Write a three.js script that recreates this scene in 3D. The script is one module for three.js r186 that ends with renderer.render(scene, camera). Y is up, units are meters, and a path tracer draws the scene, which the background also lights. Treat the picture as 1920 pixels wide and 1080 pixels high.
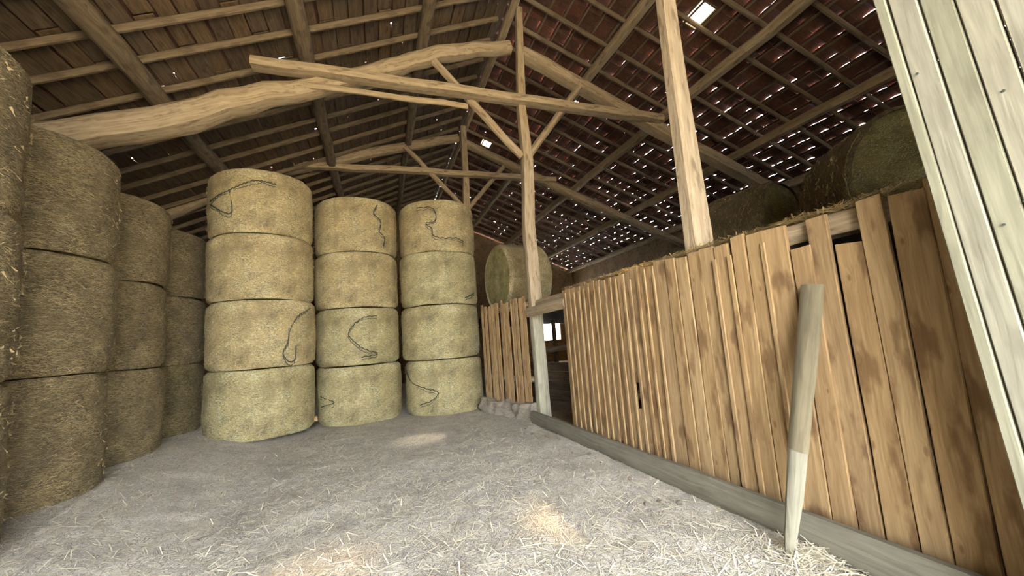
import * as THREE from 'three';
import { mergeGeometries, toCreasedNormals } from 'three/addons/utils/BufferGeometryUtils.js';

// ---------------------------------------------------------------- camera, sky, sun, exposure
const scene = new THREE.Scene();
const RAD = Math.PI / 180;
const camera = new THREE.PerspectiveCamera(2 * Math.atan(540 / 745) / RAD, 16 / 9, 0.05, 200);
camera.position.set(0, 1.5, 0);
camera.rotation.order = 'YXZ';
camera.rotation.set(7.1 * RAD, -18.8 * RAD, -4.2 * RAD);
camera.updateMatrixWorld(true);

scene.background = new THREE.Color().setRGB(3.4, 3.55, 3.7);           // bright hazy summer sky
const sun = new THREE.DirectionalLight(new THREE.Color().setRGB(1, 0.86, 0.64), 10);
sun.position.set(4.35 * 4, 7.2 * 4, -1.9 * 4);
sun.castShadow = true;
sun.shadow.radius = 8;
Object.assign(sun.shadow.camera, { left: -26, right: 26, top: 26, bottom: -26, near: 1, far: 90 });
sun.shadow.mapSize.set(4096, 4096);
scene.add(sun, sun.target);

const renderer = new THREE.WebGLRenderer();
renderer.toneMapping = THREE.LinearToneMapping;
renderer.toneMappingExposure = 9.3;
renderer.shadowMap.enabled = true;

// ---------------------------------------------------------------- random, noise, textures
function rng(seed) { let a = seed >>> 0; return () => { a = (a + 0x6D2B79F5) | 0; let t = Math.imul(a ^ (a >>> 15), 1 | a); t = (t + Math.imul(t ^ (t >>> 7), 61 | t)) ^ t; return ((t ^ (t >>> 14)) >>> 0) / 4294967296; }; }
const lerp = (a, b, t) => a + (b - a) * t, clamp = (x, a = 0, b = 1) => Math.min(b, Math.max(a, x));
const smooth = (a, b, x) => { const t = clamp((x - a) / (b - a)); return t * t * (3 - 2 * t); };
function hash2(x, y, s) { let h = Math.imul(x, 374761393) + Math.imul(y, 668265263) + Math.imul(s, 974634777); h = Math.imul(h ^ (h >>> 13), 1274126177); return ((h ^ (h >>> 16)) >>> 0) / 4294967296; }
function vnoise(x, y, s, px = 1 << 20, py = 1 << 20) {               // value noise that repeats every px, py cells
  const xi = Math.floor(x), yi = Math.floor(y), fx = x - xi, fy = y - yi, u = fx * fx * (3 - 2 * fx), v = fy * fy * (3 - 2 * fy);
  const m = (a, n) => ((a % n) + n) % n, x0 = m(xi, px), x1 = m(xi + 1, px), y0 = m(yi, py), y1 = m(yi + 1, py);
  return lerp(lerp(hash2(x0, y0, s), hash2(x1, y0, s), u), lerp(hash2(x0, y1, s), hash2(x1, y1, s), u), v);
}
function fbm(x, y, s, px, py, oct = 4) { let a = 0, w = 0.5, t = 0; for (let i = 0; i < oct; i++) { a += w * vnoise(x, y, s + i * 17, px, py); t += w; x *= 2; y *= 2; px *= 2; py *= 2; w *= 0.5; } return a / t; }

function texture(data, w, h, srgb, mu, mv) {                          // one repeat covers mu x mv metres
  const t = new THREE.DataTexture(data, w, h, THREE.RGBAFormat);
  t.wrapS = t.wrapT = THREE.RepeatWrapping; t.magFilter = THREE.LinearFilter; t.minFilter = THREE.LinearMipmapLinearFilter; t.generateMipmaps = true;
  if (srgb) t.colorSpace = THREE.SRGBColorSpace;
  t.repeat.set(1 / mu, 1 / mv); t.needsUpdate = true;
  return t;
}
const hex = (h) => [(h >> 16) & 255, (h >> 8) & 255, h & 255];

// strands of hay or straw laid over one another: colour and relief come from the same strands
function fibreMaps({ seed, size, strokes, len, wide, angle, spread, ground, colours, metres, patch = 0.2, net = 0, mottle = 0.76 }) {
  const R = rng(seed), H = new Float32Array(size * size), C = new Uint8Array(size * size * 4), B = new Uint8Array(size * size * 4);
  const g = hex(ground);
  for (let y = 0; y < size; y++) for (let x = 0; x < size; x++) {
    const i = y * size + x, n = fbm(x / size * 8, y / size * 8, seed, 8, 8, 6);
    H[i] = n * 0.25;
    for (let k = 0; k < 3; k++) C[i * 4 + k] = clamp(g[k] * (1 - mottle / 2 + mottle * n), 0, 255);
    C[i * 4 + 3] = 255;
  }
  const cols = colours.map(hex);
  for (let n = 0; n < strokes; n++) {
    let x = R() * size, y = R() * size, a = angle + (R() + R() - 1) * spread;
    const L = lerp(len[0], len[1], R() * R()), bend = (R() - 0.5) * 0.02, top = 0.25 + 0.75 * n / strokes, w = wide[0] + R() * (wide[1] - wide[0]);
    const pn = fbm(x / size * 5, y / size * 5, seed + 91, 5, 5, 3), c = cols[Math.floor(R() * cols.length)], v = (0.8 + 0.4 * R()) * (1 - patch + 2 * patch * pn);
    for (let s = 0; s < L; s++) {
      a += bend * (0.5 + R()); x += Math.cos(a); y += Math.sin(a);
      for (let q = 0; q < w; q++) {
        const xx = ((Math.round(x - Math.sin(a) * q) % size) + size) % size, yy = ((Math.round(y + Math.cos(a) * q) % size) + size) % size, i = yy * size + xx;
        H[i] = Math.max(H[i], top);
        for (let k = 0; k < 3; k++) C[i * 4 + k] = clamp(c[k] * v, 0, 255);
      }
    }
  }
  if (net) for (let y = 0; y < size; y++) for (let x = 0; x < size; x++) {                    // the thin white threads of a net wrap
    const wob = vnoise(x / size * 24, y / size * 6, seed + 5, 24, 6) * 5, row = ((y + wob) % net + net) % net;
    if (row < 2 && vnoise(x / size * 40, y / size * 60, seed + 7, 40, 60) > 0.38) { const i = y * size + x; H[i] = Math.min(1.1, H[i] + 0.3); for (let k = 0; k < 3; k++) C[i * 4 + k] = clamp(lerp(C[i * 4 + k], [214, 206, 180][k], 0.42), 0, 255); }
  }
  for (let i = 0; i < size * size; i++) { const v = clamp(H[i] * 230, 0, 255); B[i * 4] = B[i * 4 + 1] = B[i * 4 + 2] = v; B[i * 4 + 3] = 255; }
  return { map: texture(C, size, size, true, metres, metres), bump: texture(B, size, size, false, metres, metres) };
}
// sawn or weathered wood: grain along v, knots, stains with an outline, worm holes
function woodMaps({ seed, light, dark, stain, knots = 5, stains = 0.25, w = 256, h = 1024, mu = 0.4, mv = 1.6, speck = 0.0 }) {
  const C = new Uint8Array(w * h * 4), B = new Uint8Array(w * h * 4), R = rng(seed), L = hex(light), D = hex(dark), S = hex(stain);
  const ks = Array.from({ length: knots }, () => [R() * w, R() * h, 4 + R() * 7]);
  for (let y = 0; y < h; y++) for (let x = 0; x < w; x++) {
    let shift = 0, kn = 0;
    for (const [kx, ky, kr] of ks) {
      let dx = Math.abs(x - kx); dx = Math.min(dx, w - dx); let dy = Math.abs(y - ky); dy = Math.min(dy, h - dy);
      const d = Math.hypot(dx, dy * 0.45) / kr; if (d < 4) { shift += Math.exp(-d * d * 0.35) * 2.2; if (d < 0.8) kn = Math.max(kn, 0.6 - d * d * 0.5); }
    }
    const gx = x / w * 24 + shift, gy = y / h * 6;
    const warp = fbm(x / w * 4, y / h * 4, seed + 3, 4, 4, 3) * 3;
    const grain = fbm(gx * 1 + warp, gy, seed, 24, 6, 4), fine = vnoise(x / w * 120, y / h * 24, seed + 9, 120, 24);
    const tone = fbm(x / w * 3, y / h * 5, seed + 33, 3, 5, 4);
    let t = clamp(0.15 + 0.9 * Math.pow(grain, 1.3) + 0.22 * (fine - 0.5) + 0.35 * (tone - 0.5));
    const st = smooth(0.52, 0.8, fbm(x / w * 6, y / h * 8, seed + 61, 6, 8, 6)) * stains;
    const sp = speck && vnoise(x / w * 90, y / h * 300, seed + 71, 90, 300) > 1 - speck ? 0.7 : 0;
    const i = (y * w + x) * 4, k2 = Math.max(kn * 0.75, st, sp);
    for (let k = 0; k < 3; k++) C[i + k] = clamp(lerp(lerp(L[k], D[k], t), S[k], k2), 0, 255);
    C[i + 3] = 255;
    B[i] = B[i + 1] = B[i + 2] = clamp(200 - 130 * t - 60 * sp - 40 * kn + 30 * fine, 0, 255); B[i + 3] = 255;
  }
  return { map: texture(C, w, h, true, mu, mv), bump: texture(B, w, h, false, mu, mv) };
}
function earthMaps({ seed, a, b, c, size = 512, metres = 2 }) {
  const C = new Uint8Array(size * size * 4), B = new Uint8Array(size * size * 4), A = hex(a), Bc = hex(b), Cc = hex(c);
  for (let y = 0; y < size; y++) for (let x = 0; x < size; x++) {
    const u = x / size, v = y / size, n = fbm(u * 6, v * 6, seed, 6, 6, 6), m = fbm(u * 30, v * 30, seed + 8, 30, 30, 4), i = (y * size + x) * 4, p = smooth(0.6, 0.7, m);
    for (let k = 0; k < 3; k++) C[i + k] = clamp(lerp(lerp(A[k], Bc[k], clamp(n * 1.6 - 0.3)), Cc[k], p * 0.7), 0, 255);
    C[i + 3] = 255; B[i] = B[i + 1] = B[i + 2] = clamp(120 * n + 120 * m, 0, 255); B[i + 3] = 255;
  }
  return { map: texture(C, size, size, true, metres, metres), bump: texture(B, size, size, false, metres, metres) };
}
function mat(maps, { rough = 0.9, bump = 0.004, tint = [1, 1, 1], ...rest } = {}) {
  return new THREE.MeshPhysicalMaterial({ map: maps.map, bumpMap: maps.bump, bumpScale: bump, roughness: rough, metalness: 0, color: new THREE.Color().setRGB(...tint), side: THREE.DoubleSide, ...rest });
}

const hayMaps = fibreMaps({ seed: 11, size: 1024, strokes: 15000, len: [14, 70], wide: [1, 2.6], angle: 0, spread: 1.5, ground: 0xa48f62, colours: [0xe2cd9a, 0xd8c28a, 0xecdcb2, 0xc6b27e, 0xcfbb86, 0xf2e6c6, 0xb4a172], metres: 1.1, patch: 0.25 });
const netMaps = fibreMaps({ seed: 23, size: 1024, strokes: 12000, len: [16, 80], wide: [1, 2.4], angle: 0, spread: 0.9, ground: 0x5f5238, colours: [0x988762, 0x887854, 0xa89672, 0x756846, 0x80724e, 0xb0a07c], metres: 1.1, patch: 0.3, net: 14 });  // brown net wrap, its colour also lowered to make the side row look dimly lit
const strawMaps = fibreMaps({ seed: 37, size: 1024, strokes: 9000, len: [10, 70], wide: [1, 2.8], angle: 0.3, spread: 3.1, ground: 0xc0b9ae, colours: [0xd2ccc0, 0xdad2c0, 0xc6c0b6, 0xe0d7c2, 0xb6b0a6, 0xd8d2c8, 0xa8a196], metres: 1.6, patch: 0.08, mottle: 0.35 });
const plankMaps = woodMaps({ seed: 5, light: 0xb89d74, dark: 0x846a48, stain: 0x5c4227, stains: 0.55, knots: 3 });
const plankMaps2 = woodMaps({ seed: 8, light: 0xae936c, dark: 0x785f40, stain: 0x543c26, stains: 0.55, knots: 2 });
const paleMaps = woodMaps({ seed: 15, light: 0x9a9685, dark: 0x737061, stain: 0x5c574b, stains: 0.3, knots: 1 });
const beamMaps = woodMaps({ seed: 25, light: 0xc0ae91, dark: 0x8a775d, stain: 0x4b3b2a, stains: 0.45, knots: 1, speck: 0.04 });
const rafterMaps = woodMaps({ seed: 45, light: 0x8a7a62, dark: 0x5f5140, stain: 0x3a2e22, stains: 0.4, knots: 1 });
const roofMaps = woodMaps({ seed: 35, light: 0x75654f, dark: 0x493c2f, stain: 0x33291f, stains: 0.5, knots: 5 });
const earth = earthMaps({ seed: 3, a: 0x7a6448, b: 0x957d5c, c: 0x5d4c38 });
const clay = earthMaps({ seed: 13, a: 0x56382e, b: 0x6a483c, c: 0x3d2922, size: 256, metres: 0.6 });
const stone = earthMaps({ seed: 19, a: 0x8c8274, b: 0xa19789, c: 0x655c50, size: 256, metres: 0.7 });

const M = {
  hay: mat(hayMaps, { bump: 0.012, rough: 0.5 }),
  hayGreen: mat(hayMaps, { bump: 0.012, rough: 0.5, tint: [0.92, 0.98, 0.98] }),
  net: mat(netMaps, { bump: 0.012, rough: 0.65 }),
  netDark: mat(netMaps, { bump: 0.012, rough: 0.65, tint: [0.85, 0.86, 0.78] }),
  hayEnd: mat(hayMaps, { bump: 0.02, rough: 0.95, tint: [0.9, 0.95, 0.75] }),
  strand: new THREE.MeshStandardMaterial({ color: 0xc6b281, roughness: 0.7, side: THREE.DoubleSide }),
  brownStalk: new THREE.MeshStandardMaterial({ color: 0x9d8c66, roughness: 0.8, side: THREE.DoubleSide }),  // stalks toned down to go with the dimmed side row
  twine: new THREE.MeshStandardMaterial({ color: 0x3a3f38, roughness: 0.8 }),
  floor: mat(strawMaps, { bump: 0.02, rough: 0.95 }),
  straw: new THREE.MeshStandardMaterial({ color: 0xd2cab6, roughness: 0.75, side: THREE.DoubleSide }),
  planks: [mat(plankMaps, { bump: 0.004 }), mat(plankMaps2, { bump: 0.004 }), mat(plankMaps, { bump: 0.004, tint: [0.93, 0.9, 0.85] }), mat(plankMaps2, { bump: 0.004, tint: [1.06, 1.04, 1] })],
  shadedShaft: mat(paleMaps, { bump: 0.003, tint: [0.72, 0.64, 0.52] }),  // shade on the stake's shaft, put into its colour
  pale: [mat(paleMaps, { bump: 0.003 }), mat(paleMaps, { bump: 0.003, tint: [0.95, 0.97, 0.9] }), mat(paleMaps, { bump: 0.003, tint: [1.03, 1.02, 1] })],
  beam: mat(beamMaps, { bump: 0.008 }),
  limed: mat(paleMaps, { bump: 0.005, tint: [1.5, 1.46, 1.42] }),
  sill: mat(paleMaps, { bump: 0.006, tint: [0.66, 0.64, 0.62] }),
  roof: [mat(roofMaps, { bump: 0.004 }), mat(roofMaps, { bump: 0.004, tint: [0.85, 0.82, 0.8] }), mat(roofMaps, { bump: 0.004, tint: [1.15, 1.05, 0.92] })],
  rafter: mat(rafterMaps, { bump: 0.006 }),                            // grey-brown old wood of every rafter, purlin, lath and rail
  clay: [mat(clay, { bump: 0.003 }), mat(clay, { bump: 0.003, tint: [0.8, 0.78, 0.78] }), mat(clay, { bump: 0.003, tint: [1.1, 0.98, 0.9] })],
  earth: mat(earth, { bump: 0.02 }), stone: mat(stone, { bump: 0.02 }),
  lane: mat(earthMaps({ seed: 77, a: 0xb3a68c, b: 0xc6b99d, c: 0x968a72, metres: 3 }), { bump: 0.01 }),
  pane: new THREE.MeshPhysicalMaterial({ color: new THREE.Color().setRGB(0.55, 0.5, 0.42), roughness: 0.1, transmission: 1, thickness: 0, side: THREE.DoubleSide }),
};

// ---------------------------------------------------------------- helpers
const taken = {};
function numbered(n) { const k = taken[n] = (taken[n] ?? -1) + 1; return k ? `${n}_${String(k).padStart(3, '0')}` : n; }
function shade(o) { o.castShadow = o.receiveShadow = true; return o; }
function part(name, geo, material, parent) { const m = shade(new THREE.Mesh(geo, material)); m.name = name; parent.add(m); return m; }
function group(name, pos = [0, 0, 0], turn = 0) { const g = new THREE.Group(); g.name = numbered(name); g.position.set(...pos); g.rotation.y = turn; scene.add(g); return g; }
function tag(o, label, category, grp, kind) { o.userData.label = label; o.userData.category = category; if (grp) o.userData.group = grp; if (kind) o.userData.kind = kind; return o; }
function top(name, geo, material) { const m = part(numbered(name), geo, material, scene); return m; }

// a timber swept along a path: [[x, y, z, width, height], ...], squarish section with rough edges
function sweep(path, { n = 10, square = 4, rough = 0.06, seed = 1, side = null, uvo = 0 } = {}) {
  const R = rng(seed), P = path.map((p) => new THREE.Vector3(p[0], p[1], p[2])), pos = [], uv = [], idx = [];
  let along = uvo;
  const row = (c, T, w, h, v, jit) => {
    const ref = side ? new THREE.Vector3(...side) : (Math.abs(T.y) > 0.8 ? new THREE.Vector3(0, 0, 1) : new THREE.Vector3(0, 1, 0));
    const X = new THREE.Vector3().crossVectors(ref, T).normalize(), Y = new THREE.Vector3().crossVectors(T, X).normalize();
    let per = 0, px = null;
    for (let k = 0; k <= n; k++) {
      const a = (k % n + 0.5) / n * Math.PI * 2, ca = Math.cos(a), sa = Math.sin(a), r = Math.pow(Math.pow(Math.abs(ca), square) + Math.pow(Math.abs(sa), square), -1 / square) * (1 + jit[k % n]);
      const x = ca * r * w / 2, y = sa * r * h / 2, q = c.clone().addScaledVector(X, x).addScaledVector(Y, y);
      if (px) per += q.distanceTo(px); px = q;
      pos.push(q.x, q.y, q.z); uv.push(per, v);
    }
  };
  const base = Array.from({ length: n }, () => (R() - 0.5) * rough);
  P.forEach((c, i) => {
    const T = new THREE.Vector3().subVectors(P[Math.min(i + 1, P.length - 1)], P[Math.max(i - 1, 0)]).normalize();
    if (i) along += c.distanceTo(P[i - 1]);
    row(c, T, path[i][3], path[i][4] ?? path[i][3], along, base.map((b) => b + (R() - 0.5) * rough));
  });
  const w = n + 1;
  for (let i = 0; i < P.length - 1; i++) for (let k = 0; k < n; k++) { const a = i * w + k, b = a + 1, c = a + w, d = c + 1; idx.push(a, b, c, b, d, c); }
  for (const [i, flip] of [[0, 1], [P.length - 1, 0]]) {
    const s = pos.length / 3, c = P[i]; pos.push(c.x, c.y, c.z); uv.push(0.05, 0.05);
    for (let k = 0; k < n; k++) { const q = (i * w + k) * 3; pos.push(pos[q], pos[q + 1], pos[q + 2]); uv.push(0.05 + 0.05 * Math.cos(k), 0.05 + 0.05 * Math.sin(k)); }
    for (let k = 0; k < n; k++) { const a = s + 1 + k, b = s + 1 + (k + 1) % n; flip ? idx.push(s, b, a) : idx.push(s, a, b); }
  }
  const g = new THREE.BufferGeometry();
  g.setAttribute('position', new THREE.Float32BufferAttribute(pos, 3)); g.setAttribute('uv', new THREE.Float32BufferAttribute(uv, 2)); g.setIndex(idx);
  return toCreasedNormals(g, 0.6);
}
function resample(path, step, wobble = 0, seed = 1) {                 // finer path with small crooked wobble
  const R = rng(seed), out = [];
  for (let i = 0; i < path.length - 1; i++) {
    const a = path[i], b = path[i + 1], n = Math.max(1, Math.round(Math.hypot(b[0] - a[0], b[1] - a[1], b[2] - a[2]) / step));
    for (let k = 0; k < n; k++) out.push(a.map((v, j) => lerp(v, b[j], k / n)));
  }
  out.push(path[path.length - 1].slice());
  return out.map((p, i) => (i && i < out.length - 1 ? p.map((v, j) => v + (R() - 0.5) * (j < 3 ? wobble : wobble * 0.6)) : p));
}
// a board standing on its own base point: length along y, width along x, thickness along z, chamfered, with uneven edges
function board(len, w, t, { seed = 1, segs = 2, rough = 0.006, topCut = 0, botCut = 0, uvo = null } = {}) {
  const R = rng(seed), ch = Math.min(0.005, t * 0.25), pos = [], uv = [], idx = [], u0 = uvo ?? R() * 5, v0 = R() * 5;
  const sec = [[-w / 2 + ch, -t / 2], [w / 2 - ch, -t / 2], [w / 2, -t / 2 + ch], [w / 2, t / 2 - ch], [w / 2 - ch, t / 2], [-w / 2 + ch, t / 2], [-w / 2, t / 2 - ch], [-w / 2, -t / 2 + ch]];
  for (let i = 0; i <= segs; i++) {
    const l = (R() - 0.5) * rough * 2, r = (R() - 0.5) * rough * 2; let per = 0;
    for (let k = 0; k <= 8; k++) {
      const [x, z] = sec[k % 8]; if (k) per += Math.hypot(x - sec[k - 1][0], z - sec[k - 1][1]);
      let y = len * i / segs; if (i === segs) y += topCut * (x / w); if (i === 0) y += botCut * (x / w);
      pos.push(x + (x < 0 ? l : r), y, z); uv.push(u0 + per, v0 + y);
    }
  }
  for (let i = 0; i < segs; i++) for (let k = 0; k < 8; k++) { const a = i * 9 + k, b = a + 1, c = a + 9, d = c + 1; idx.push(a, c, b, b, c, d); }
  for (const [i, f] of [[0, 0], [segs, 1]]) { const s = pos.length / 3; for (let k = 0; k < 8; k++) { const q = (i * 9 + k) * 3; pos.push(pos[q], pos[q + 1], pos[q + 2]); uv.push(u0 + sec[k][0], v0 + sec[k][1]); } for (let k = 1; k < 7; k++) f ? idx.push(s, s + k, s + k + 1) : idx.push(s, s + k + 1, s + k); }
  for (let i = 0; i < idx.length; i += 3) { const q = idx[i]; idx[i] = idx[i + 1]; idx[i + 1] = q; }
  const g = new THREE.BufferGeometry();
  g.setAttribute('position', new THREE.Float32BufferAttribute(pos, 3)); g.setAttribute('uv', new THREE.Float32BufferAttribute(uv, 2)); g.setIndex(idx);
  return toCreasedNormals(g, 0.5);
}
function slab(x0, x1, y0, y1, z0, z1) {                               // box with uv in metres
  const g = new THREE.BoxGeometry(x1 - x0, y1 - y0, z1 - z0).toNonIndexed(); g.translate((x0 + x1) / 2, (y0 + y1) / 2, (z0 + z1) / 2);
  const p = g.attributes.position, n = g.attributes.normal, u = g.attributes.uv;
  for (let i = 0; i < p.count; i++) Math.abs(n.getX(i)) > 0.5 ? u.setXY(i, p.getZ(i), p.getY(i)) : Math.abs(n.getY(i)) > 0.5 ? u.setXY(i, p.getX(i), p.getZ(i)) : u.setXY(i, p.getX(i), p.getY(i));
  return g;
}
const RIDGE_X = 2.8, RIDGE_Y = 8.3, SL = 0.425, SR = 0.4, Z0 = 2.534, Z1 = -21, XL = -5.6, XR = 11;
const roofY = (x) => (x < RIDGE_X ? RIDGE_Y - SL * (RIDGE_X - x) : RIDGE_Y - SR * (x - RIDGE_X));     // underside of the rafters
const bank = (x, z) => 0.26 * smooth(-1.3, -3.0, x);
const ground = (x, z) => bank(x, z) + 0.05 * (fbm(x * 1.3 + 50, z * 1.3 + 50, 4, 4096, 4096, 3) - 0.5) + 0.025 * (fbm(x * 7 + 90, z * 7 + 90, 6, 4096, 4096, 2) - 0.5);

// ---------------------------------------------------------------- the setting: floors, walls
{
  const nx = 142, nz = 300, g = new THREE.PlaneGeometry(1, 1, nx, nz), p = g.attributes.position, u = g.attributes.uv;
  for (let i = 0; i < p.count; i++) { const x = lerp(XL, 2.95, p.getX(i) + 0.5), z = lerp(Z0, -17, p.getY(i) + 0.5); p.setXYZ(i, x, ground(x, z), z); u.setXY(i, x, z); }
  g.computeVertexNormals();
  const f = tag(top('floor', g, M.floor), 'dusty grey earth floor strewn with trampled straw', 'floor', null, 'structure');
  tag(top('floor', slab(2.95, XR, -0.2, 0.0, Z1, Z0), M.earth), 'bare earth floor of the stalls behind the plank partition', 'floor', null, 'structure');
  tag(top('floor', slab(XL, 2.95, -0.4, -0.1, Z1, Z0), M.earth), 'packed earth ground under the straw', 'ground', null, 'structure');
  tag(top('ground', slab(-40, 40, -0.3, -0.04, Z0, 45), M.lane), 'pale dry yard in front of the barn', 'ground', null, 'structure');
}
{
  const w = (name, geos, label, m = M.earth) => { const g = group(name); for (const q of geos) part('wall_section', q, m, g); tag(g, label, 'wall', null, 'structure'); };
  w('wall_left', [slab(XL - 0.4, XL, -0.4, roofY(XL) + 0.16, Z1, Z0)], 'dark earth side wall behind the row of stacked bales');
  w('wall_right', [slab(XR, XR + 0.4, -0.4, roofY(XR) + 0.12, Z1, Z0)], 'brown earth side wall beyond the loft under the tiled slope');
  const gable = (z0, z1, holes) => {
    const s = new THREE.Shape(); s.moveTo(XL - 0.4, -0.4); s.lineTo(XR + 0.4, -0.4); s.lineTo(XR + 0.4, roofY(XR + 0.4) + 0.1); s.lineTo(RIDGE_X, RIDGE_Y + 0.1); s.lineTo(XL - 0.4, roofY(XL - 0.4) + 0.1); s.closePath();
    for (const [a, b, c, d] of holes) { const h = new THREE.Path(); h.moveTo(a, c); h.lineTo(a, d); h.lineTo(b, d); h.lineTo(b, c); h.closePath(); s.holes.push(h); }
    const g = new THREE.ExtrudeGeometry(s, { depth: z1 - z0, bevelEnabled: false }); g.translate(0, 0, z0); return g;
  };
  w('wall_back', [gable(Z1 - 0.4, Z1, [[8.6, 9.9, 1.2, 3.0]])], 'earth gable wall at the far end of the barn');
  w('wall_front', [gable(Z0, Z0 + 0.35, [[-1.6, 2.45, -0.35, 4.6]])], 'earth gable wall around the wide barn doorway');
}

// ---------------------------------------------------------------- roof, plank lined slope
const aL = Math.atan(SL), aR = Math.atan(SR);
{
  const c = group('ceiling_left'); tag(c, 'roof slope lined with brown boards over rafters and log purlins', 'roof', null, 'structure');
  const S = new THREE.Vector3(-Math.cos(aL), -Math.sin(aL), 0), N = new THREE.Vector3(-Math.sin(aL), Math.cos(aL), 0), R = rng(101);
  const basis = new THREE.Matrix4().makeBasis(S, new THREE.Vector3(0, 0, -1), N.clone().negate()), q = new THREE.Quaternion().setFromRotationMatrix(basis);   // board: x across = down the slope, y along = into the barn
  const lenS = (RIDGE_X - XL + 0.4) / Math.cos(aL);
  const at = (s, n, z) => new THREE.Vector3(RIDGE_X, RIDGE_Y, z).addScaledVector(S, s).addScaledVector(N, n);
  const variants = Array.from({ length: 10 }, (_, i) => board(2.56 + 0.03 * (i % 3), 0.222 + 0.006 * (i % 5), 0.022, { seed: 200 + i, segs: 1, rough: 0.009 }));
  for (let s = 0.13, k = 0; s < lenS; s += 0.257, k++) for (let z = Z0 - 0.02 + (k % 4) * 0.65, j = 0; z > Z1; z -= 2.6, j++) {
    const b = part('board', variants[Math.floor(R() * 10)], M.roof[Math.floor(R() * 3)], c);
    b.position.copy(at(s + (R() - 0.5) * 0.014, 0.135 + R() * 0.008, Math.min(z, Z0 + 0.3))); b.quaternion.copy(q); b.rotateZ((R() - 0.5) * 0.008);
  }
  const raf = [0, 1, 2, 3].map((i) => sweep(resample([[0, 0.2, 0, 0.085, 0.11], [0, lenS - 0.05, 0, 0.085, 0.11]], 1.2, 0.02, 300 + i), { n: 8, square: 6, seed: 310 + i, side: [0, 0, 1] }));
  const qr = new THREE.Quaternion().setFromRotationMatrix(new THREE.Matrix4().makeBasis(new THREE.Vector3(0, 0, 1), S, new THREE.Vector3().crossVectors(new THREE.Vector3(0, 0, 1), S)));
  for (let z = 2.5, i = 0; z > Z1; z -= 0.65, i++) { const r = part('rafter', raf[i % 4], M.rafter, c); r.position.copy(at(0, 0.065, z + (R() - 0.5) * 0.06)); r.quaternion.copy(qr); r.rotateZ((R() - 0.5) * 0.012); }
  for (const [x, r, seed] of [[-3.22, 0.26, 1], [-1.08, 0.24, 2], [0.95, 0.22, 3], [-5.2, 0.2, 4]]) {
    const y = roofY(x) - r * 0.52;
    part('purlin', sweep(resample([[x, y, Z0, r, r * 1.02], [x + 0.05, y, -6, r, r], [x, y, -12, r * 0.9, r * 0.9], [x, y, Z1 + 0.05, r * 0.9, r * 0.9]], 0.7, 0.045, seed), { n: 12, square: 2.6, rough: 0.1, seed: seed + 40 }), M.rafter, c);
  }
  // weather skin of tiles above the boards, broken rows that let pinpricks of sky through
  const geos = [];
  for (let s = 0.0; s < lenS; s += 0.3) for (let z = Z0 + 0.4; z > Z1;) {
    const l = 1.2 + R() * 3.5, gap = R() < 0.8 ? 0.022 + R() * 0.014 : 0.0, g = new THREE.BoxGeometry(0.34, l, 0.02).toNonIndexed();
    g.applyMatrix4(new THREE.Matrix4().compose(at(s + 0.15, 0.2 + 0.03 * R(), z - l / 2), q, new THREE.Vector3(1, 1, 1))); geos.push(g); z -= l + gap;
  }
  const skin = part('roof_tile_covering', mergeGeometries(geos), M.clay[0], c); skin.userData.kind = 'stuff';
}
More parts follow.
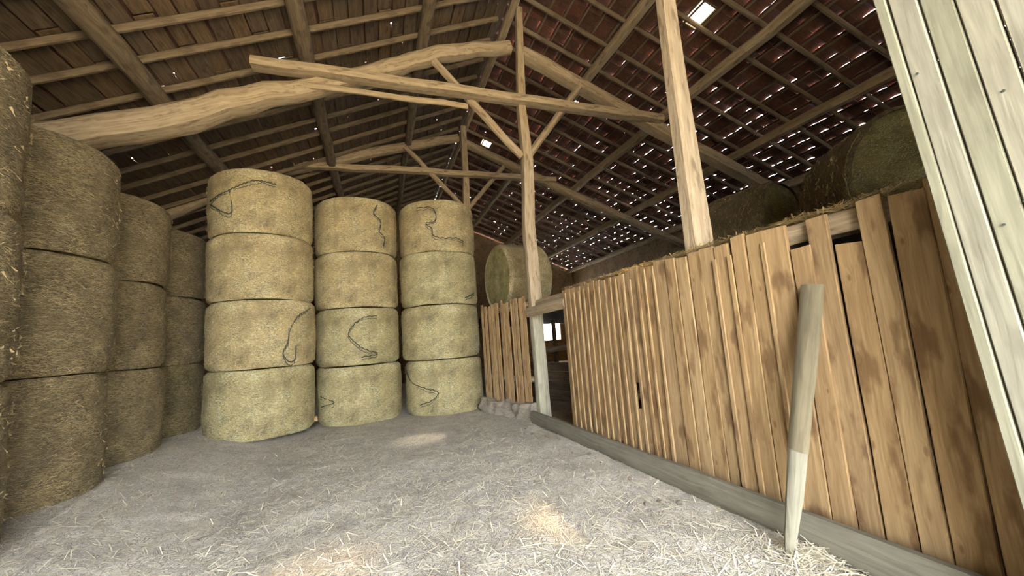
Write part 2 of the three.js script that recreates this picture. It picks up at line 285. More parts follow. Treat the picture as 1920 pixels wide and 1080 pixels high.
// ---------------------------------------------------------------- roof, tiled slope with gaps and skylights
{
  const c = group('ceiling_right'); tag(c, 'dark clay tiled roof slope pierced by many slits of daylight', 'roof', null, 'structure');
  const S = new THREE.Vector3(Math.cos(aR), -Math.sin(aR), 0), N = new THREE.Vector3(Math.sin(aR), Math.cos(aR), 0), R = rng(202), Zv = new THREE.Vector3(0, 0, 1);
  const lenS = (XR + 0.4 - RIDGE_X) / Math.cos(aR), at = (s, n, z) => new THREE.Vector3(RIDGE_X, RIDGE_Y, z).addScaledVector(S, s).addScaledVector(N, n);
  const basis = new THREE.Matrix4().makeBasis(Zv, S, new THREE.Vector3().crossVectors(Zv, S)), q = new THREE.Quaternion().setFromRotationMatrix(basis);     // local x = z, y = down the slope
  const up = new THREE.Vector3().crossVectors(Zv, S).dot(N) > 0 ? 1 : -1;
  const raf = [0, 1, 2].map((i) => sweep(resample([[0, 0.1, 0, 0.075, 0.1], [0, lenS - 0.05, 0, 0.075, 0.1]], 1.2, 0.02, 400 + i), { n: 8, square: 6, seed: 410 + i, side: [0, 0, 1] }));
  for (let z = 2.59, i = 0; z > Z1; z -= 0.66, i++) { const r = part('rafter', raf[i % 3], M.rafter, c); r.position.copy(at(0, 0.055, z + (R() - 0.5) * 0.05)); r.quaternion.copy(q); r.rotateZ((R() - 0.5) * 0.012); }
  for (const [x, r, seed] of [[4.8, 0.2, 1], [6.75, 0.22, 2], [8.9, 0.22, 3], [10.6, 0.2, 4]]) {
    const y = roofY(x) - r * 0.55;
    part('purlin', sweep(resample([[x, y, Z0, r, r], [x, y, -7, r, r], [x, y, Z1 + 0.05, r, r]], 0.8, 0.04, seed + 9), { n: 10, square: 3, rough: 0.09, seed: seed + 60 }), M.beam, c);
  }
  part('ridge_beam', sweep(resample([[RIDGE_X, RIDGE_Y - 0.06, Z0, 0.16, 0.2], [RIDGE_X, RIDGE_Y - 0.06, Z1 + 0.05, 0.16, 0.2]], 1, 0.03, 77), { n: 8, square: 4, seed: 78 }), M.beam, c);
  const PS = 0.34, PZ = 0.262, rows = Math.floor(lenS / PS), cols = Math.ceil((Z0 + 0.4 - Z1) / PZ);
  const lath = board(Z0 - Z1, 0.04, 0.022, { seed: 5, segs: 4, rough: 0.004 });
  for (let i = 0; i < rows; i++) { const l = part('lath', lath, M.rafter, c); l.position.copy(at(i * PS + 0.05, 0.118, Z0)); l.quaternion.setFromRotationMatrix(new THREE.Matrix4().makeBasis(S, new THREE.Vector3(0, 0, -1), new THREE.Vector3().crossVectors(S, new THREE.Vector3(0, 0, -1)))); }
  // clay tiles: a shallow arch across, thicker lip at the lower end
  const tile = (seed, arch) => {
    const r = rng(seed), w = PZ + 0.008, L = PS + 0.009, t = 0.014, pos = [], uv = [], idx = [], n = 4;
    for (const lay of [0, 1]) for (const yy of [0, 1]) for (let k = 0; k <= n; k++) { const x = (k / n - 0.5), a = (yy ? arch : 0.014) * (1 - 4 * (x - 0.12 * yy * (seed % 3 - 1)) ** 2) + (r() - 0.5) * 0.003; pos.push(x * w, yy * L, up * (a + lay * t)); uv.push(x * w + seed, yy * L); }
    const id = (lay, yy, k) => lay * 2 * (n + 1) + yy * (n + 1) + k, quad = (a, b, cc, d) => idx.push(a, b, cc, a, cc, d);
    for (let k = 0; k < n; k++) { quad(id(0, 0, k), id(0, 1, k), id(0, 1, k + 1), id(0, 0, k + 1)); quad(id(1, 0, k), id(1, 0, k + 1), id(1, 1, k + 1), id(1, 1, k)); quad(id(0, 1, k), id(1, 1, k), id(1, 1, k + 1), id(0, 1, k + 1)); quad(id(0, 0, k), id(0, 0, k + 1), id(1, 0, k + 1), id(1, 0, k)); }
    quad(id(0, 0, 0), id(1, 0, 0), id(1, 1, 0), id(0, 1, 0)); quad(id(0, 0, n), id(0, 1, n), id(1, 1, n), id(1, 0, n));
    const g = new THREE.BufferGeometry(); g.setAttribute('position', new THREE.Float32BufferAttribute(pos, 3)); g.setAttribute('uv', new THREE.Float32BufferAttribute(uv, 2)); g.setIndex(idx);
    return toCreasedNormals(g, 0.5);
  };
  const tiles = [0.013, 0.016, 0.022, 0.028, 0.036].map((a, i) => tile(i + 1, a));
  const sky = [[9, 30, 31], [2, 57, 58], [4, 31, 31]];       // skylights: row, first and last column
  const spots = [];
  for (let i = 0; i < rows; i++) for (let j = 0; j < cols; j++) {
    if (sky.some(([r, a, b]) => i === r && j >= a && j <= b)) continue;
    const z = Z0 + 0.4 - (j + 0.5) * PZ, lift = R() * 0.006, yaw = (R() - 0.5) * 0.03, slip = i === 7 && j === 44 ? 0.12 : (R() - 0.5) * 0.006;
    const m = new THREE.Matrix4().compose(at(i * PS + slip, 0.133 + (j % 2) * 0.004, z), q.clone().multiply(new THREE.Quaternion().setFromAxisAngle(new THREE.Vector3(1, 0, 0), up * (lift + 0.012) / PS)).multiply(new THREE.Quaternion().setFromAxisAngle(new THREE.Vector3(0, 0, 1), yaw)), new THREE.Vector3(1, 1, 1));
    const p = new THREE.Vector3().setFromMatrixPosition(m), v = p.clone().project(camera), d = p.distanceTo(camera.position), vis = Math.abs(v.x) < 0.78 && v.y < 1.02 && v.y > 0 && v.z < 1 && !(v.x > 0.26 && v.x < 0.37 && v.y > 0.2);
    spots.push({ m, d: vis ? d : d + 1000, g: tiles[Math.floor(R() * 5)], t: Math.floor(R() * 3) });
  }
  spots.sort((a, b) => a.d - b.d);
  const rest = [[], [], []];
  spots.forEach((o, i) => {
    if (i < 300) { const t = part('roof_tile', o.g, M.clay[o.t], c); t.matrix.copy(o.m); t.matrix.decompose(t.position, t.quaternion, t.scale); } else rest[o.t].push(o.g.clone().applyMatrix4(o.m));
  });
  rest.forEach((r, i) => { part('roof_tile_field', mergeGeometries(r), M.clay[i], c).userData.kind = 'stuff'; });
  const names = ['small glazed skylight among the tiles above the loft bales', 'small glazed skylight near the ridge behind the rear truss', 'single glass tile near the ridge between the tall post and the curved truss'];
  sky.forEach(([r, a, b], i) => {
    const W = (b - a + 1) * PZ, g = group(`window_${i + 1}`), zc = Z0 + 0.4 - (a + b + 1) / 2 * PZ; tag(g, names[i], 'skylight', null, 'structure');
    g.position.copy(at((r + 0.5) * PS, 0.15, zc)); g.quaternion.copy(q);
    part('pane', new THREE.BoxGeometry(W, PS, 0.003), M.pane, g);
    for (const s of [-1, 1]) { part('frame_bar', new THREE.BoxGeometry(W, 0.03, 0.04), M.rafter, g).position.y = s * PS / 2; part('frame_bar', new THREE.BoxGeometry(0.03, PS, 0.04), M.rafter, g).position.x = s * W / 2; }
  });
}

// ---------------------------------------------------------------- trusses and posts
function truss(z, o, label) {
  const g = group('roof_truss', [0, 0, z]); tag(g, label, 'roof truss');
  const W = (name, path, m, opt, wob = 0.03, step = 0.5) => part(name, sweep(resample(path, step, wob, opt.seed), { side: [0, 0, 1], ...opt }), m, g);
  W('post', o.post, M.beam, { n: 12, square: 4.5, rough: 0.06, seed: o.seed, side: [0, 0, 1] }, 0.016, 0.7);
  if (o.foot) W('limed_foot', o.foot, M.limed, { n: 12, square: 4.5, rough: 0.06, seed: o.seed + 9, side: [0, 0, 1] }, 0.012, 0.5);
  W('tie_beam', o.tie, M.beam, { n: 12, square: 6, rough: 0.05, seed: o.seed + 1 });
  if (o.board) W('tie_board', o.board, M.beam, { n: 8, square: 5, rough: 0.08, seed: o.seed + 2 });
  W('principal_rafter', o.left, M.beam, { n: 14, square: 2.8, rough: 0.07, seed: o.seed + 3 }, 0.035, 0.3);
  W('principal_rafter', o.right, M.beam, { n: 12, square: 3.2, rough: 0.07, seed: o.seed + 4 });
  for (const b of o.braces) W('brace', b, M.beam, { n: 8, square: 5, rough: 0.06, seed: o.seed + 5 });
  return g;
}
truss(-6.9, {
  seed: 500,
  foot: [[2.79, -0.02, 0, 0.24, 0.22], [2.78, 1.95, 0, 0.24, 0.22]],
  post: [[2.79, 1.95, 0, 0.25, 0.21], [2.78, 3.6, 0, 0.23, 0.2], [2.85, 5.0, 0, 0.22, 0.2], [2.8, 6.0, 0.03, 0.17, 0.17], [2.86, 7.2, 0.05, 0.15, 0.15], [2.92, 8.2, 0.05, 0.14, 0.14]],
  tie: [[-1.8, 6.14, 0.14, 0.24, 0.16], [2, 6.11, 0.15, 0.24, 0.16], [6.1, 6.08, 0.14, 0.22, 0.16]].map(([x, y, z, h, w]) => [x, y, z, w, h]),
  board: [[-1.1, 5.9, 0.1, 0.1, 0.09], [1.7, 5.86, 0.1, 0.1, 0.08]],
  left: [[-5.5, 4.5, -0.1, 0.4, 0.46], [-4.22, 4.74, -0.05, 0.4, 0.46], [-3.34, 4.97, 0, 0.4, 0.46], [-2.7, 5.18, 0, 0.4, 0.46], [-2.2, 5.45, 0, 0.38, 0.44], [-1.6, 5.72, -0.02, 0.34, 0.4], [-0.9, 5.98, -0.06, 0.3, 0.32], [-0.2, 6.28, -0.06, 0.28, 0.3], [0.5, 6.62, -0.06, 0.28, 0.31], [1.2, 6.95, -0.06, 0.28, 0.3], [2.0, 7.2, -0.06, 0.26, 0.27], [2.7, 7.38, -0.06, 0.24, 0.24]],
  right: [[2.95, 7.3, -0.08, 0.24, 0.3], [6.2, 5.92, -0.06, 0.26, 0.32], [9, 4.85, -0.06, 0.26, 0.3], [10.95, 4.2, -0.06, 0.26, 0.3]],
  braces: [[[1.1, 6.82, -0.02, 0.13, 0.15], [2.76, 5.0, 0, 0.13, 0.15]], [[4.2, 6.68, -0.02, 0.13, 0.15], [2.88, 5.0, 0, 0.13, 0.15]]],
}, 'heavy truss with curved log rafter, tie beam and forked braces above the stall doorway');
truss(-11.4, {
  seed: 540,
  post: [[2.62, 0, 0, 0.22, 0.2], [2.62, 5.5, 0, 0.22, 0.2], [2.66, 8.1, 0, 0.18, 0.18]],
  tie: [[-2.6, 6.45, 0.12, 0.16, 0.24], [1, 6.5, 0.14, 0.16, 0.22], [5.6, 6.5, 0.12, 0.16, 0.22]],
  left: [[-5.5, 4.7, -0.05, 0.3, 0.3], [-2.6, 6.3, -0.05, 0.3, 0.32], [-1.4, 6.62, -0.05, 0.3, 0.34], [-0.4, 6.95, -0.05, 0.28, 0.3], [1, 7.35, -0.05, 0.24, 0.26], [2.5, 7.75, -0.05, 0.22, 0.22]],
  right: [[2.7, 7.6, -0.06, 0.22, 0.26], [6.2, 6.1, -0.05, 0.24, 0.26], [10.95, 4.3, -0.05, 0.24, 0.26]],
  braces: [[[0.85, 7.2, 0.2, 0.12, 0.14], [2.5, 5.5, 0.05, 0.12, 0.14]], [[3.9, 6.9, -0.02, 0.12, 0.14], [2.7, 5.5, 0, 0.12, 0.14]]],
}, 'rear truss with crooked rafter and braced king post behind the bale stacks');
{
  const p = top('timber_post', sweep(resample([[2.9, 0, -2.93, 0.22, 0.2], [2.9, 2.2, -2.93, 0.22, 0.2], [2.9, 5, -2.95, 0.15, 0.15], [2.88, 8.05, -2.95, 0.14, 0.14]], 0.9, 0.014, 31), { n: 16, square: 9, rough: 0.05, seed: 32, side: [0, 0, 1] }), M.beam);
  tag(p, 'tall rough square post rising out of the plank partition towards the ridge', 'post');
}

// ---------------------------------------------------------------- plank partition with a stall doorway
const wallX = (z) => lerp(2.68, 2.84, (z + 6.85) / 7.35);             // line of the partition, doorway end of the barn to the post
{
  const c = group('wall_partition'); tag(c, 'partition of upright tan planks between the floor and the stalls', 'partition', null, 'structure');
  const R = rng(701), turn = Math.atan2(2.84 - 2.68, 7.35);
  let z = -5.52, i = 0;
  while (z < 2.35) {
    const far = z < -3.4, w = far ? 0.1 + R() * 0.035 : 0.12 + R() * 0.07, gap = far ? 0.006 + R() * 0.014 : 0.005 + R() * 0.012;
    const zc = z + w / 2, x = wallX(zc); let y0 = 0.12 + R() * 0.04, y1 = 2.16 + (R() - 0.5) * 0.05, m = M.planks[Math.floor(R() * 4)];
    if (zc > -2.02 && zc < -1.89) y1 = 1.97; if (zc > -1.72 && zc < -1.52) y1 = 1.93;
    const cut = (R() - 0.5) * 0.03;
    const put = (a, b, s) => { const p = part('plank', board(b - a, w, 0.024 + R() * 0.01, { seed: 720 + s, segs: 3, rough: 0.005, topCut: cut }), m, c); p.position.set(x - 0.014 + (R() - 0.5) * 0.022, a, zc); p.rotation.set((R() - 0.5) * 0.012, Math.PI / 2 + turn, (R() - 0.5) * 0.01); };
    if (zc > -3.98 && zc < -3.86) { put(y0, 0.62, i); put(0.9, y1, i + 300); } else put(y0, y1, i);
    // some joints carry a narrow cover strip
    if (far || R() < 0.3) { const p = part('batten', board(y1 - y0 - 0.05 - R() * 0.1, 0.035 + R() * 0.015, 0.016, { seed: 900 + i, segs: 2, rough: 0.004 }), M.planks[(i + 1) % 4], c); p.position.set(x - 0.045, y0 + 0.02, z + w + gap / 2); p.rotation.set((R() - 0.5) * 0.012, Math.PI / 2 + turn, 0); }
    z += w + gap; i++;
  }
  // the part beyond the doorway post bends towards the bales
  const A = [2.66, -7.0], B = [2.14, -8.5], L = Math.hypot(B[0] - A[0], B[1] - A[1]), t2 = Math.atan2(A[0] - B[0], A[1] - B[1]);
  for (let s = 0.05, k = 0; s < L; k++) {
    const w = 0.075 + R() * 0.03, f = (s + w / 2) / L, p = part('plank', board(1.95 + R() * 0.08, w, 0.018, { seed: 1100 + k, segs: 3, rough: 0.006, topCut: (R() - 0.5) * 0.04 }), M.planks[Math.floor(R() * 4)], c);
    p.position.set(lerp(A[0], B[0], f) + (R() - 0.5) * 0.025, 0.24, lerp(A[1], B[1], f)); p.rotation.set((R() - 0.5) * 0.012, Math.PI / 2 + t2, (R() - 0.5) * 0.012); s += w + 0.028 + R() * 0.018;
    if (R() < 0.2) { const b = part('batten', board(1.85 + R() * 0.1, 0.03, 0.02, { seed: 1200 + k, segs: 2, rough: 0.004 }), M.planks[k % 4], c); b.position.copy(p.position).add(new THREE.Vector3(-0.03, 0.02, 0.01)); b.rotation.copy(p.rotation); }
  }
  const rail = (p, seed, m = M.beam) => part('rail', sweep(resample(p, 0.7, 0.015, seed), { n: 8, square: 5, rough: 0.05, seed, side: [0, 1, 0] }), m, c);
  rail([[wallX(2.4) + 0.08, 2.08, 2.45, 0.1, 0.14], [wallX(-5.5) + 0.08, 2.08, -6.8, 0.1, 0.14]], 61); rail([[wallX(2.4) + 0.07, 0.75, 2.45, 0.09, 0.1], [wallX(-5.5) + 0.07, 0.75, -5.5, 0.09, 0.1]], 62);
  rail([[2.74, 2.1, -7.0, 0.1, 0.12], [2.24, 2.1, -8.5, 0.1, 0.12]], 63); rail([[2.73, 0.7, -7.0, 0.08, 0.1], [2.23, 0.7, -8.5, 0.08, 0.1]], 64);
  rail([[wallX(-5.4) - 0.0, 1.97, -5.45, 0.12, 0.17], [2.66, 1.94, -6.98, 0.12, 0.17]], 65, M.beam);
  // crumbling footing under the bent part
  const fg = new THREE.BoxGeometry(L + 0.1, 0.3, 0.26, 24, 4, 4), fp = fg.attributes.position;
  for (let k = 0; k < fp.count; k++) { const x = fp.getX(k), y = fp.getY(k), zz = fp.getZ(k), n = vnoise(x * 9 + 30, y * 9 + zz * 7 + 30, 3) - 0.5, n2 = vnoise(x * 22 + 30, y * 20 + zz * 20 + 30, 4) - 0.5; fp.setXYZ(k, x, y + n * 0.07 + n2 * 0.03, zz + n * 0.12 + n2 * 0.05); }
  fg.computeVertexNormals();
  const f = part('footing', fg, M.stone, c); f.position.set((A[0] + B[0]) / 2 - 0.02, 0.12, (A[1] + B[1]) / 2); f.rotation.y = Math.PI / 2 + t2;
}
tag(top('sill_beam', sweep(resample([[2.5, 0.1, -6.72, 0.1, 0.22], [2.58, 0.1, -4.4, 0.1, 0.22], [2.66, 0.11, -1.2, 0.1, 0.22]], 0.6, 0.012, 81), { n: 8, square: 9, rough: 0.03, seed: 82 }), M.sill), 'long grey squared beam lying along the foot of the plank partition', 'beam');
{ // stake leaning on the partition: shaft coloured as if in shade, foot as if lit
  const g = group('wooden_stake'); tag(g, 'wooden stake leaning against the plank partition, pointed foot coloured as lit and shaft as shaded', 'stake');
  const W = (p, seed) => sweep(resample(p, 0.22, 0.008, seed), { n: 8, square: 5, rough: 0.06, seed, side: [0, 0, 1] });
  const at = (t) => [lerp(2.4, 2.7, t), lerp(-0.05, 1.7, t), lerp(-2.06, -1.83, t)];
  part('shaft', W([[...at(0.4), 0.07, 0.115], [...at(0.7), 0.062, 0.13], [...at(1), 0.055, 0.13]], 92), M.shadedShaft, g);
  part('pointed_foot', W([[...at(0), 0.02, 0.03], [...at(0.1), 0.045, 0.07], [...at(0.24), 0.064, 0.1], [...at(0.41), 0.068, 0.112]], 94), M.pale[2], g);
}
// ---------------------------------------------------------------- boarded barn door leaf, standing open
{
  const g = group('door_1', [2.4, 0.02, -0.88]); tag(g, 'pale grey boarded barn door leaf standing open in front of the partition', 'door', null, 'structure');
  g.rotation.x = -3.3 * RAD;
  const R = rng(811); let z = 0, i = 0;
  while (z < 3.1) {
    const w = 0.098 + R() * 0.008, p = part('plank', board(4.1, w - 0.007, 0.028, { seed: 820 + i, segs: 3, rough: 0.0015 }), M.pale[i % 3], g);
    p.position.set((R() - 0.5) * 0.006, 0.03, z + w / 2); p.rotation.y = Math.PI / 2; z += w; i++;
  }
  for (const y of [0.5, 2.1, 3.7]) part('ledge', slab(0.016, 0.05, y, y + 0.16, 0.03, 3.1), M.pale[1], g);
  const stile = part('edge_strip', board(4.1, 0.045, 0.03, { seed: 850, segs: 4, rough: 0.006 }), M.pale[1], g); stile.position.set(0.004, 0.03, -0.026); stile.rotation.y = Math.PI / 2;
  for (const [y, zz] of [[2.55, -0.02], [0.98, 0.0], [0.92, 0.005], [1.85, 0.16], [1.78, 0.09], [1.9, 0.25], [2.3, 0.2], [1.2, 0.22]]) { const n = part('nail_head', new THREE.CylinderGeometry(0.005, 0.005, 0.006, 8), M.twine, g); n.rotation.z = Math.PI / 2; n.position.set(-0.019, y, zz + 0.05); }
}
{  // second leaf, added out of view to keep light off the side row
  const g = group('door_2', [-1.64, 0.15, 1.1]); tag(g, 'added boarded door leaf out of view, shading the bale side of the doorway', 'door', null, 'structure');
  for (let i = 0; i < 14; i++) { const p = part('plank', board(4.1, 0.094, 0.028, { seed: 870 + i, segs: 1, rough: 0.0015 }), M.pale[i % 3], g); p.position.set(0, 0.05, 0.05 + i * 0.1); p.rotation.y = Math.PI / 2; }
  for (const y of [0.5, 2.1, 3.7]) part('ledge', slab(-0.05, -0.016, y, y + 0.16, 0.03, 1.4), M.pale[1], g);
}
// ---------------------------------------------------------------- loft and stalls behind the partition
tag(top('floor_loft', slab(2.92, XR, 2.0, 2.14, -17, Z0), M.roof[1]), 'boarded loft floor above the stalls', 'loft', null, 'structure');
{
  const g = group('manger'); tag(g, 'dark wooden feeding trough of boards inside the stall', 'manger');
  for (let k = 0; k < 4; k++) { const p = part('board', board(2.6, 0.2, 0.03, { seed: 1300 + k, segs: 2 }), M.roof[k % 3], g); p.rotation.set(Math.PI / 2, 0, 0); p.rotation.order = 'ZYX'; p.position.set(3.3 + 0.0 * k, 0.15 + k * 0.21, -9.7); p.rotation.set(0, 0, 0); p.quaternion.setFromRotationMatrix(new THREE.Matrix4().makeBasis(new THREE.Vector3(0, 1, 0), new THREE.Vector3(0.35, 0, 1).normalize(), new THREE.Vector3(0, 1, 0).cross(new THREE.Vector3(0.35, 0, 1).normalize()))); }
  part('rail', sweep([[3.2, 1.0, -9.8, 0.1, 0.12], [4.2, 1.32, -7.1, 0.1, 0.12]], { n: 8, square: 5, seed: 1310 }), M.rafter, g);
  part('leg', sweep([[3.25, 0, -9.75, 0.1], [3.25, 1.0, -9.75, 0.1]], { n: 8, square: 5, seed: 1311 }), M.rafter, g); part('leg', sweep([[4.18, 0, -7.15, 0.1], [4.18, 1.3, -7.15, 0.1]], { n: 8, square: 5, seed: 1312 }), M.rafter, g);
}
for (const [x, z] of [[5.2, -12.5], [6.1, -13.5]]) tag(top('stall_post', sweep([[x, 0, z, 0.16], [x, 2.0, z, 0.15]], { n: 8, square: 4, seed: 1320 + Math.round(x) }), M.beam), x < 6 ? 'dark stall post under the loft nearer the feeding trough' : 'dark stall post under the loft nearer the bright rear opening', 'post', 'stall posts under the loft');

// ---------------------------------------------------------------- round bales
const BR = 0.855, BH = 1.16;
function baleSide(seed) {                                             // wrapped curved side with soft rims and bulges
  const nu = 72, nv = 18, pos = [], uv = [], idx = [];
  for (let j = 0; j <= nv; j++) for (let i = 0; i <= nu; i++) {
    const a = i / nu * Math.PI * 2, v = j / nv, ring = (i % nu) / nu * 12;
    const e = Math.min(v, 1 - v) * BH, rim = 0.07; let r = BR - (e < rim ? rim * (1 - Math.sqrt(Math.max(0, 1 - (1 - e / rim) ** 2))) * 0.8 : 0) + 0.012 * Math.sin(v * Math.PI);
    r += 0.03 * (vnoise(ring, v * 2.5, seed, 12) - 0.5) + 0.018 * (vnoise(ring * 3, v * 6, seed + 3, 36) - 0.5) + 0.01 * (vnoise(ring * 7, v * 14, seed + 4, 84) - 0.5);
    const y = v * BH + 0.02 * (vnoise(ring, 1, seed + 6, 12) - 0.5) * (v - 0.5) * 2;
    pos.push(Math.sin(a) * r, y, Math.cos(a) * r); uv.push(a * BR + seed * 0.37, y);
  }
  for (let j = 0; j < nv; j++) for (let i = 0; i < nu; i++) { const a = j * (nu + 1) + i, b = a + 1, c = a + nu + 1, d = c + 1; idx.push(a, b, c, b, d, c); }
  const g = new THREE.BufferGeometry(); g.setAttribute('position', new THREE.Float32BufferAttribute(pos, 3)); g.setAttribute('uv', new THREE.Float32BufferAttribute(uv, 2)); g.setIndex(idx); g.computeVertexNormals(); return g;
}
function baleEnd(seed) {                                              // rolled end, slightly domed and lumpy
  const nu = 48, nr = 10, pos = [], uv = [], idx = [];
  for (let j = 0; j <= nr; j++) for (let i = 0; i <= nu; i++) {
    const a = i / nu * Math.PI * 2, f = j / nr, r = f * (BR - 0.035), x = Math.sin(a) * r, z = Math.cos(a) * r;
    pos.push(x, 0.012 * Math.sin(f * 40 + a) * (f < 0.95) - (f > 0.94 ? 0.03 : 0) + 0.03 * (vnoise(x * 5 + 20, z * 5 + 20, seed) - 0.5), z); uv.push(x + seed, z);
  }
  for (let j = 0; j < nr; j++) for (let i = 0; i < nu; i++) { const a = j * (nu + 1) + i, b = a + 1, c = a + nu + 1, d = c + 1; idx.push(a, c, b, b, c, d); }
  const g = new THREE.BufferGeometry(); g.setAttribute('position', new THREE.Float32BufferAttribute(pos, 3)); g.setAttribute('uv', new THREE.Float32BufferAttribute(uv, 2)); g.setIndex(idx); g.computeVertexNormals(); return g;
}
function strands(n, seed, place, len = [0.06, 0.2], w = 0.0035) {     // n loose bent stalks; place(R) gives [point, direction, normal]
  const R = rng(seed), pos = [], idx = [];
  for (let i = 0; i < n; i++) {
    const [p, d, nn] = place(R), L = lerp(len[0], len[1], R() * R()), s = new THREE.Vector3().crossVectors(d, nn).normalize(), b = (R() - 0.4) * 0.15 * L, k = pos.length / 3;
    for (const t of [-0.5, 0, 0.5]) for (const e of [-1, 1]) { const q = p.clone().addScaledVector(d, L * t).addScaledVector(s, e * w / 2 + (t ? b : 0)).addScaledVector(nn, t ? R() * 0.02 : 0.004); pos.push(q.x, q.y, q.z); }
    idx.push(k, k + 1, k + 2, k + 1, k + 3, k + 2, k + 2, k + 3, k + 4, k + 3, k + 5, k + 4);
  }
  const g = new THREE.BufferGeometry(); g.setAttribute('position', new THREE.Float32BufferAttribute(pos, 3)); g.setIndex(idx); g.computeVertexNormals(); return g;
}
const sides = [1, 2, 3, 4, 5].map(baleSide), ends = [1, 2].map(baleEnd);
const fuzz = [1, 2, 3].map((s) => strands(1100, 1500 + s, (R) => {
  const a = R() * Math.PI * 2, rim = R() < 0.3, y = rim ? (R() < 0.7 ? BH - 0.05 : 0.05) : 0.12 + R() * (BH - 0.24), n = new THREE.Vector3(Math.sin(a), 0, Math.cos(a)), t = new THREE.Vector3(Math.cos(a), (R() - 0.5) * (rim ? 0.1 : 1.4), -Math.sin(a)).normalize();
  return [n.clone().multiplyScalar(BR + (rim ? -0.02 : 0.012)).setY(y), t, n];
}));
function bale(label, grp, pos, { k = 0, turn = 0, mat: m = M.hay, marks = [], scale = [1, 1, 1], tilt = [0, 0], quaternion = null, fz = M.strand } = {}) {
  const g = group('round_hay_bale', pos, turn); tag(g, label, 'hay bale', grp);
  g.rotation.x = tilt[0]; g.rotation.z = tilt[1]; if (quaternion) g.quaternion.copy(quaternion); g.scale.set(...scale);
  part('wrapped_side', sides[k % 5], m, g);
  const e1 = part('end_face', ends[k % 2], M.hayEnd, g); e1.position.y = BH - 0.035;
  const e2 = part('end_face', ends[(k + 1) % 2], M.hayEnd, g); e2.rotation.x = Math.PI; e2.position.y = 0.035;
  part('loose_stalks', fuzz[k % 3], fz, g).userData.kind = 'stuff';
  for (const mk of marks) {                                           // torn net edges: [angle in the room, height above the bale's foot]
    const R = rng(1700 + k), pts = [];
    const cv = new THREE.CatmullRomCurve3(mk.map(([a, y]) => new THREE.Vector3(Math.sin(a - turn), y, Math.cos(a - turn)).multiply(new THREE.Vector3(BR + 0.012, 1, BR + 0.012))));
    const n = 40; for (let i = 0; i <= n; i++) { const p = cv.getPoint(i / n); const a = Math.atan2(p.x, p.z), zig = (i % 2 ? 1 : -1) * 0.008; pts.push(new THREE.Vector3(Math.sin(a) * (BR + 0.018), p.y + zig + (R() - 0.5) * 0.012, Math.cos(a) * (BR + 0.018))); }
    part('torn_net_edge', new THREE.TubeGeometry(new THREE.CatmullRomCurve3(pts), 90, 0.01, 5), M.twine, g);
    const p2 = pts.map((p, i) => { const d = 0.02 + 0.05 * vnoise(i * 0.25, 2, 33); return new THREE.Vector3(p.x + (R() - 0.5) * 0.02, p.y - d, p.z); }).map((p) => { const s = (BR + 0.016) / Math.hypot(p.x, p.z); return new THREE.Vector3(p.x * s, p.y, p.z * s); });
    part('torn_net_edge', new THREE.TubeGeometry(new THREE.CatmullRomCurve3(p2), 90, 0.006, 4), M.twine, g);
  }
  return g;
}
{ // half-round tiles along the ridge
  const c = scene.getObjectByName('ceiling_right'), R = rng(4242), g = new THREE.CylinderGeometry(0.19, 0.17, 0.45, 8, 1, true, -Math.PI * 0.5, Math.PI); g.rotateX(-Math.PI / 2); 
  for (let z = Z0 + 0.3; z > Z1 - 0.3; z -= 0.41) { const t = part('ridge_tile', g, M.clay[Math.floor(R() * 3)], c); t.position.set(RIDGE_X, RIDGE_Y + 0.1 + R() * 0.01, z); t.rotation.y = (R() - 0.5) * 0.04; }
}
const tiers = ['bottom', 'second', 'third', 'top'];
const facing = [
  { n: 'the facing stack next to the side row', c: [-2.07, -8.62], base: 0.12, turn: 0.6, mats: [M.hayGreen, M.hay, M.hay, M.hay], marks: { 1: [[[1.25, 2.33], [0.87, 2.16], [0.71, 1.94], [0.66, 1.69]], [[0.68, 1.97], [0.66, 1.72], [0.57, 1.51], [0.71, 1.36], [0.8, 1.4], [0.83, 1.65]]], 3: [[[-0.89, 4.27], [-0.36, 4.4], [0.1, 4.57], [0.47, 4.55]], [[-0.36, 4.4], [-0.33, 3.98], [-0.89, 4.21]]] } },
  { n: 'the middle facing stack', c: [-0.44, -9.51], base: 0.0, turn: 1.9, mats: [M.hayGreen, M.hayGreen, M.hay, M.hay], marks: { 0: [[[-1.0, 0.61], [-0.56, 0.49], [-0.97, 0.4]]], 1: [[[0.48, 2.16], [0.13, 2.11], [-0.11, 1.94], [-0.17, 1.8], [-0.04, 1.64], [0.19, 1.48], [0.47, 1.38], [0.1, 1.33]]], 3: [[[0.55, 4.56], [0.45, 4.36], [0.64, 4.19], [0.58, 3.98], [0.73, 3.85], [0.69, 3.66]]] } },
  { n: 'the facing stack against the partition', c: [1.37, -9.38], base: -0.02, turn: 3.7, mats: [M.hayGreen, M.hayGreen, M.hayGreen, M.hay], marks: { 0: [[[-1.42, 0.96], [-1.3, 0.86], [-1.09, 0.71], [-0.62, 0.57], [-0.31, 0.48], [-0.41, 0.36], [-0.8, 0.24]]], 2: [[[0.95, 2.58], [0.78, 2.52], [0.53, 2.45]]], 3: [[[-0.65, 4.5], [-0.23, 4.45], [-0.15, 4.29], [-0.2, 4.15], [-0.42, 4.12], [-0.27, 3.99], [-0.26, 3.85], [0.0, 3.77], [0.39, 3.79], [0.58, 3.73]]] } },
];
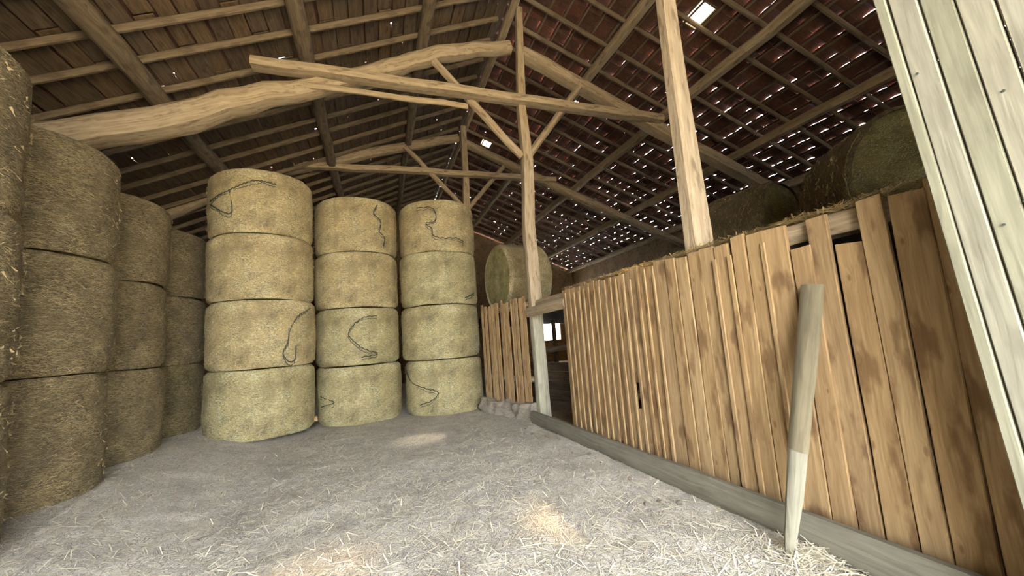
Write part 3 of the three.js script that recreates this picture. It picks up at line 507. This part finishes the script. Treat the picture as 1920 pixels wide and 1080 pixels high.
{
  const R = rng(1801); let k = 0;
  facing.forEach((s, si) => {
    for (let i = 0; i < 4; i++, k++) {
      const y = s.base + i * (BH + 0.018), sc = 1 + (R() - 0.5) * 0.03, turn = s.turn + i * 1.3;
      bale(`${tiers[i]} straw coloured round bale of ${s.n}`, 'bales of the three facing stacks', [s.c[0] + (R() - 0.5) * 0.05, y, s.c[1] + (R() - 0.5) * 0.05], { k, turn, mat: s.mats[i], marks: (s.marks[i] ?? []).map((m) => m.map(([a, yy]) => [a, clamp(yy - y, 0.04, BH - 0.04)])), scale: [sc, 1, sc] });
    }
  });
  const row = [[-4.0, -8.98, 'touching the facing stacks'], [-3.87, -7.16, 'second from the facing stacks'], [-3.65, -5.38, 'third from the facing stacks'], [-3.31, -3.56, 'fourth from the facing stacks'], [-3.0, -1.78, 'fifth from the facing stacks, added out of view for shade'], [-2.85, 0.02, 'furthest from the facing stacks, added out of view for shade']];  // last two stacks are added out of view to darken the row
  row.forEach(([x, z, w], si) => {
    for (let i = 0; i < 3; i++, k++) {
      const sc = 1 - R() * 0.025;
      bale(`${['bottom', 'middle', 'top'][i]} brown net wrapped round bale, colour lowered to look dimly lit, of the side row stack ${w}`, 'bales of the side row', [x + (R() - 0.5) * 0.04, 0.25 + i * 1.205, z + (R() - 0.5) * 0.04], { k, turn: R() * 6, mat: R() < 0.5 ? M.net : M.netDark, scale: [sc, 1.19 / BH, sc], fz: M.brownStalk });
    }
  });
  const lying = (label, c, ax, kk, m, r = 1) => {                    // bale lying on its side in the loft; c is its middle, ax its axis
    const A = new THREE.Vector3(...ax).normalize(), Q = new THREE.Quaternion().setFromUnitVectors(new THREE.Vector3(0, 1, 0), A), p = new THREE.Vector3(...c).addScaledVector(A, -BH / 2 * r);
    bale(label, 'bales lying in the loft', [p.x, p.y, p.z], { k: kk, quaternion: Q, mat: m, scale: [r, r, r] });
  };
  lying('round bale lying on the loft behind the doorway post', [3.42, 2.14 + BR, -9.6], [-1, 0, 0.12], 2, M.hay);
  lying('dark round bale lying on the loft beyond the tall post', [6.55, 2.14 + BR, -5.3], [0.2, 0, 0.98], 3, M.net);
  lying('large dark round bale lying on the loft close to the open door leaf', [6.2, 2.14 + BR, -3.0], [-0.5, 0, 0.87], 4, M.net);
  lying('dim round bale at the back of the loft under the eaves', [9.0, 2.14 + BR, -9.4], [0.6, 0, 0.8], 1, M.net);
}
// ---------------------------------------------------------------- loose straw
function strewn(name, label, n, seed, place, len, w, m) {
  const R = rng(seed), gs = [0, 1, 2].map((i) => strands(1, seed + i, () => [new THREE.Vector3(), new THREE.Vector3(1, 0, 0), new THREE.Vector3(0, 1, 0)], [1, 1], w / ((len[0] + len[1]) / 2)));
  const im = new THREE.InstancedMesh(gs[0], m, n), mx = new THREE.Matrix4(), col = new THREE.Color();
  for (let i = 0; i < n; i++) {
    const [x, y, z] = place(R), L = lerp(len[0], len[1], R() ** 2), e = new THREE.Euler((R() - 0.5) * 0.7, R() * 6.3, (R() - 0.5) * 0.35);
    mx.compose(new THREE.Vector3(x, y, z), new THREE.Quaternion().setFromEuler(e), new THREE.Vector3(L, L, L)); im.setMatrixAt(i, mx);
    const v = 0.7 + R() * 0.5; im.setColorAt(i, col.setRGB(v, v * (0.97 + R() * 0.03), v * (0.88 + R() * 0.14)));
  }
  im.name = numbered(name); shade(im); scene.add(im); tag(im, label, 'straw', null, 'stuff');
}
strewn('loose_straw', 'short broken straw scattered over the barn floor', 34000, 2001, (R) => { const z = -1.4 - 7.2 * Math.pow(R(), 1.3), x = lerp(-3.2, 2.6, R()); return [x, ground(x, z) + 0.006, z]; }, [0.03, 0.17], 0.0045, M.straw);
strewn('loose_hay', 'wispy hay along the top edge of the plank partition', 3200, 2003, (R) => { const z = lerp(-5.5, -0.9, R()); return [wallX(z) + 0.06 + (R() - 0.5) * 0.14, 2.165 + R() * 0.035, z]; }, [0.05, 0.18], 0.006, M.strand);
strewn('straw_tuft', 'tuft of straw around the foot of the leaning stake', 500, 2005, (R) => { const a = R() * 6.3, r = R() * 0.32, x = 2.52 + Math.cos(a) * r, z = -1.95 + Math.sin(a) * r; return [x, ground(x, z) + 0.01 + R() * 0.07 * (1 - r * 3), z]; }, [0.06, 0.22], 0.005, M.straw);
strewn('straw_litter', 'straw litter gathered at the foot of the side row bales', 2200, 2007, (R) => { const z = lerp(-2.6, -8.6, R()), x = lerp(-3.6, -2.2, R()); return [x, ground(x, z) + 0.01 + R() * 0.02, z]; }, [0.05, 0.2], 0.004, M.straw);

{ // clods of dry earth along the sill
  const R = rng(3001);
  for (let i = 0; i < 14; i++) {
    const g = new THREE.IcosahedronGeometry(1, 1), p = g.attributes.position, sd = 40 + i;
    for (let k = 0; k < p.count; k++) { const x = p.getX(k), y = p.getY(k), z = p.getZ(k), n = 0.75 + 0.5 * vnoise(x * 2 + 9, y * 2 + z * 1.7 + 9, sd); p.setXYZ(k, x * n, y * n * 0.65, z * n); }
    g.computeVertexNormals();
    const z = -2.4 - 4.2 * R(), x = lerp(2.36, 2.44, (z + 6.6) / 4.2) - R() * R() * 0.5, r = 0.015 + R() * 0.025, m = top('earth_clod', g, M.stone);
    m.scale.setScalar(r); m.position.set(x, ground(x, z) + r * 0.35, z); m.rotation.y = R() * 6; tag(m, 'small dry earth clod on the floor along the grey sill beam', 'clod', 'earth clods along the sill beam');
  }
}

renderer.render(scene, camera);
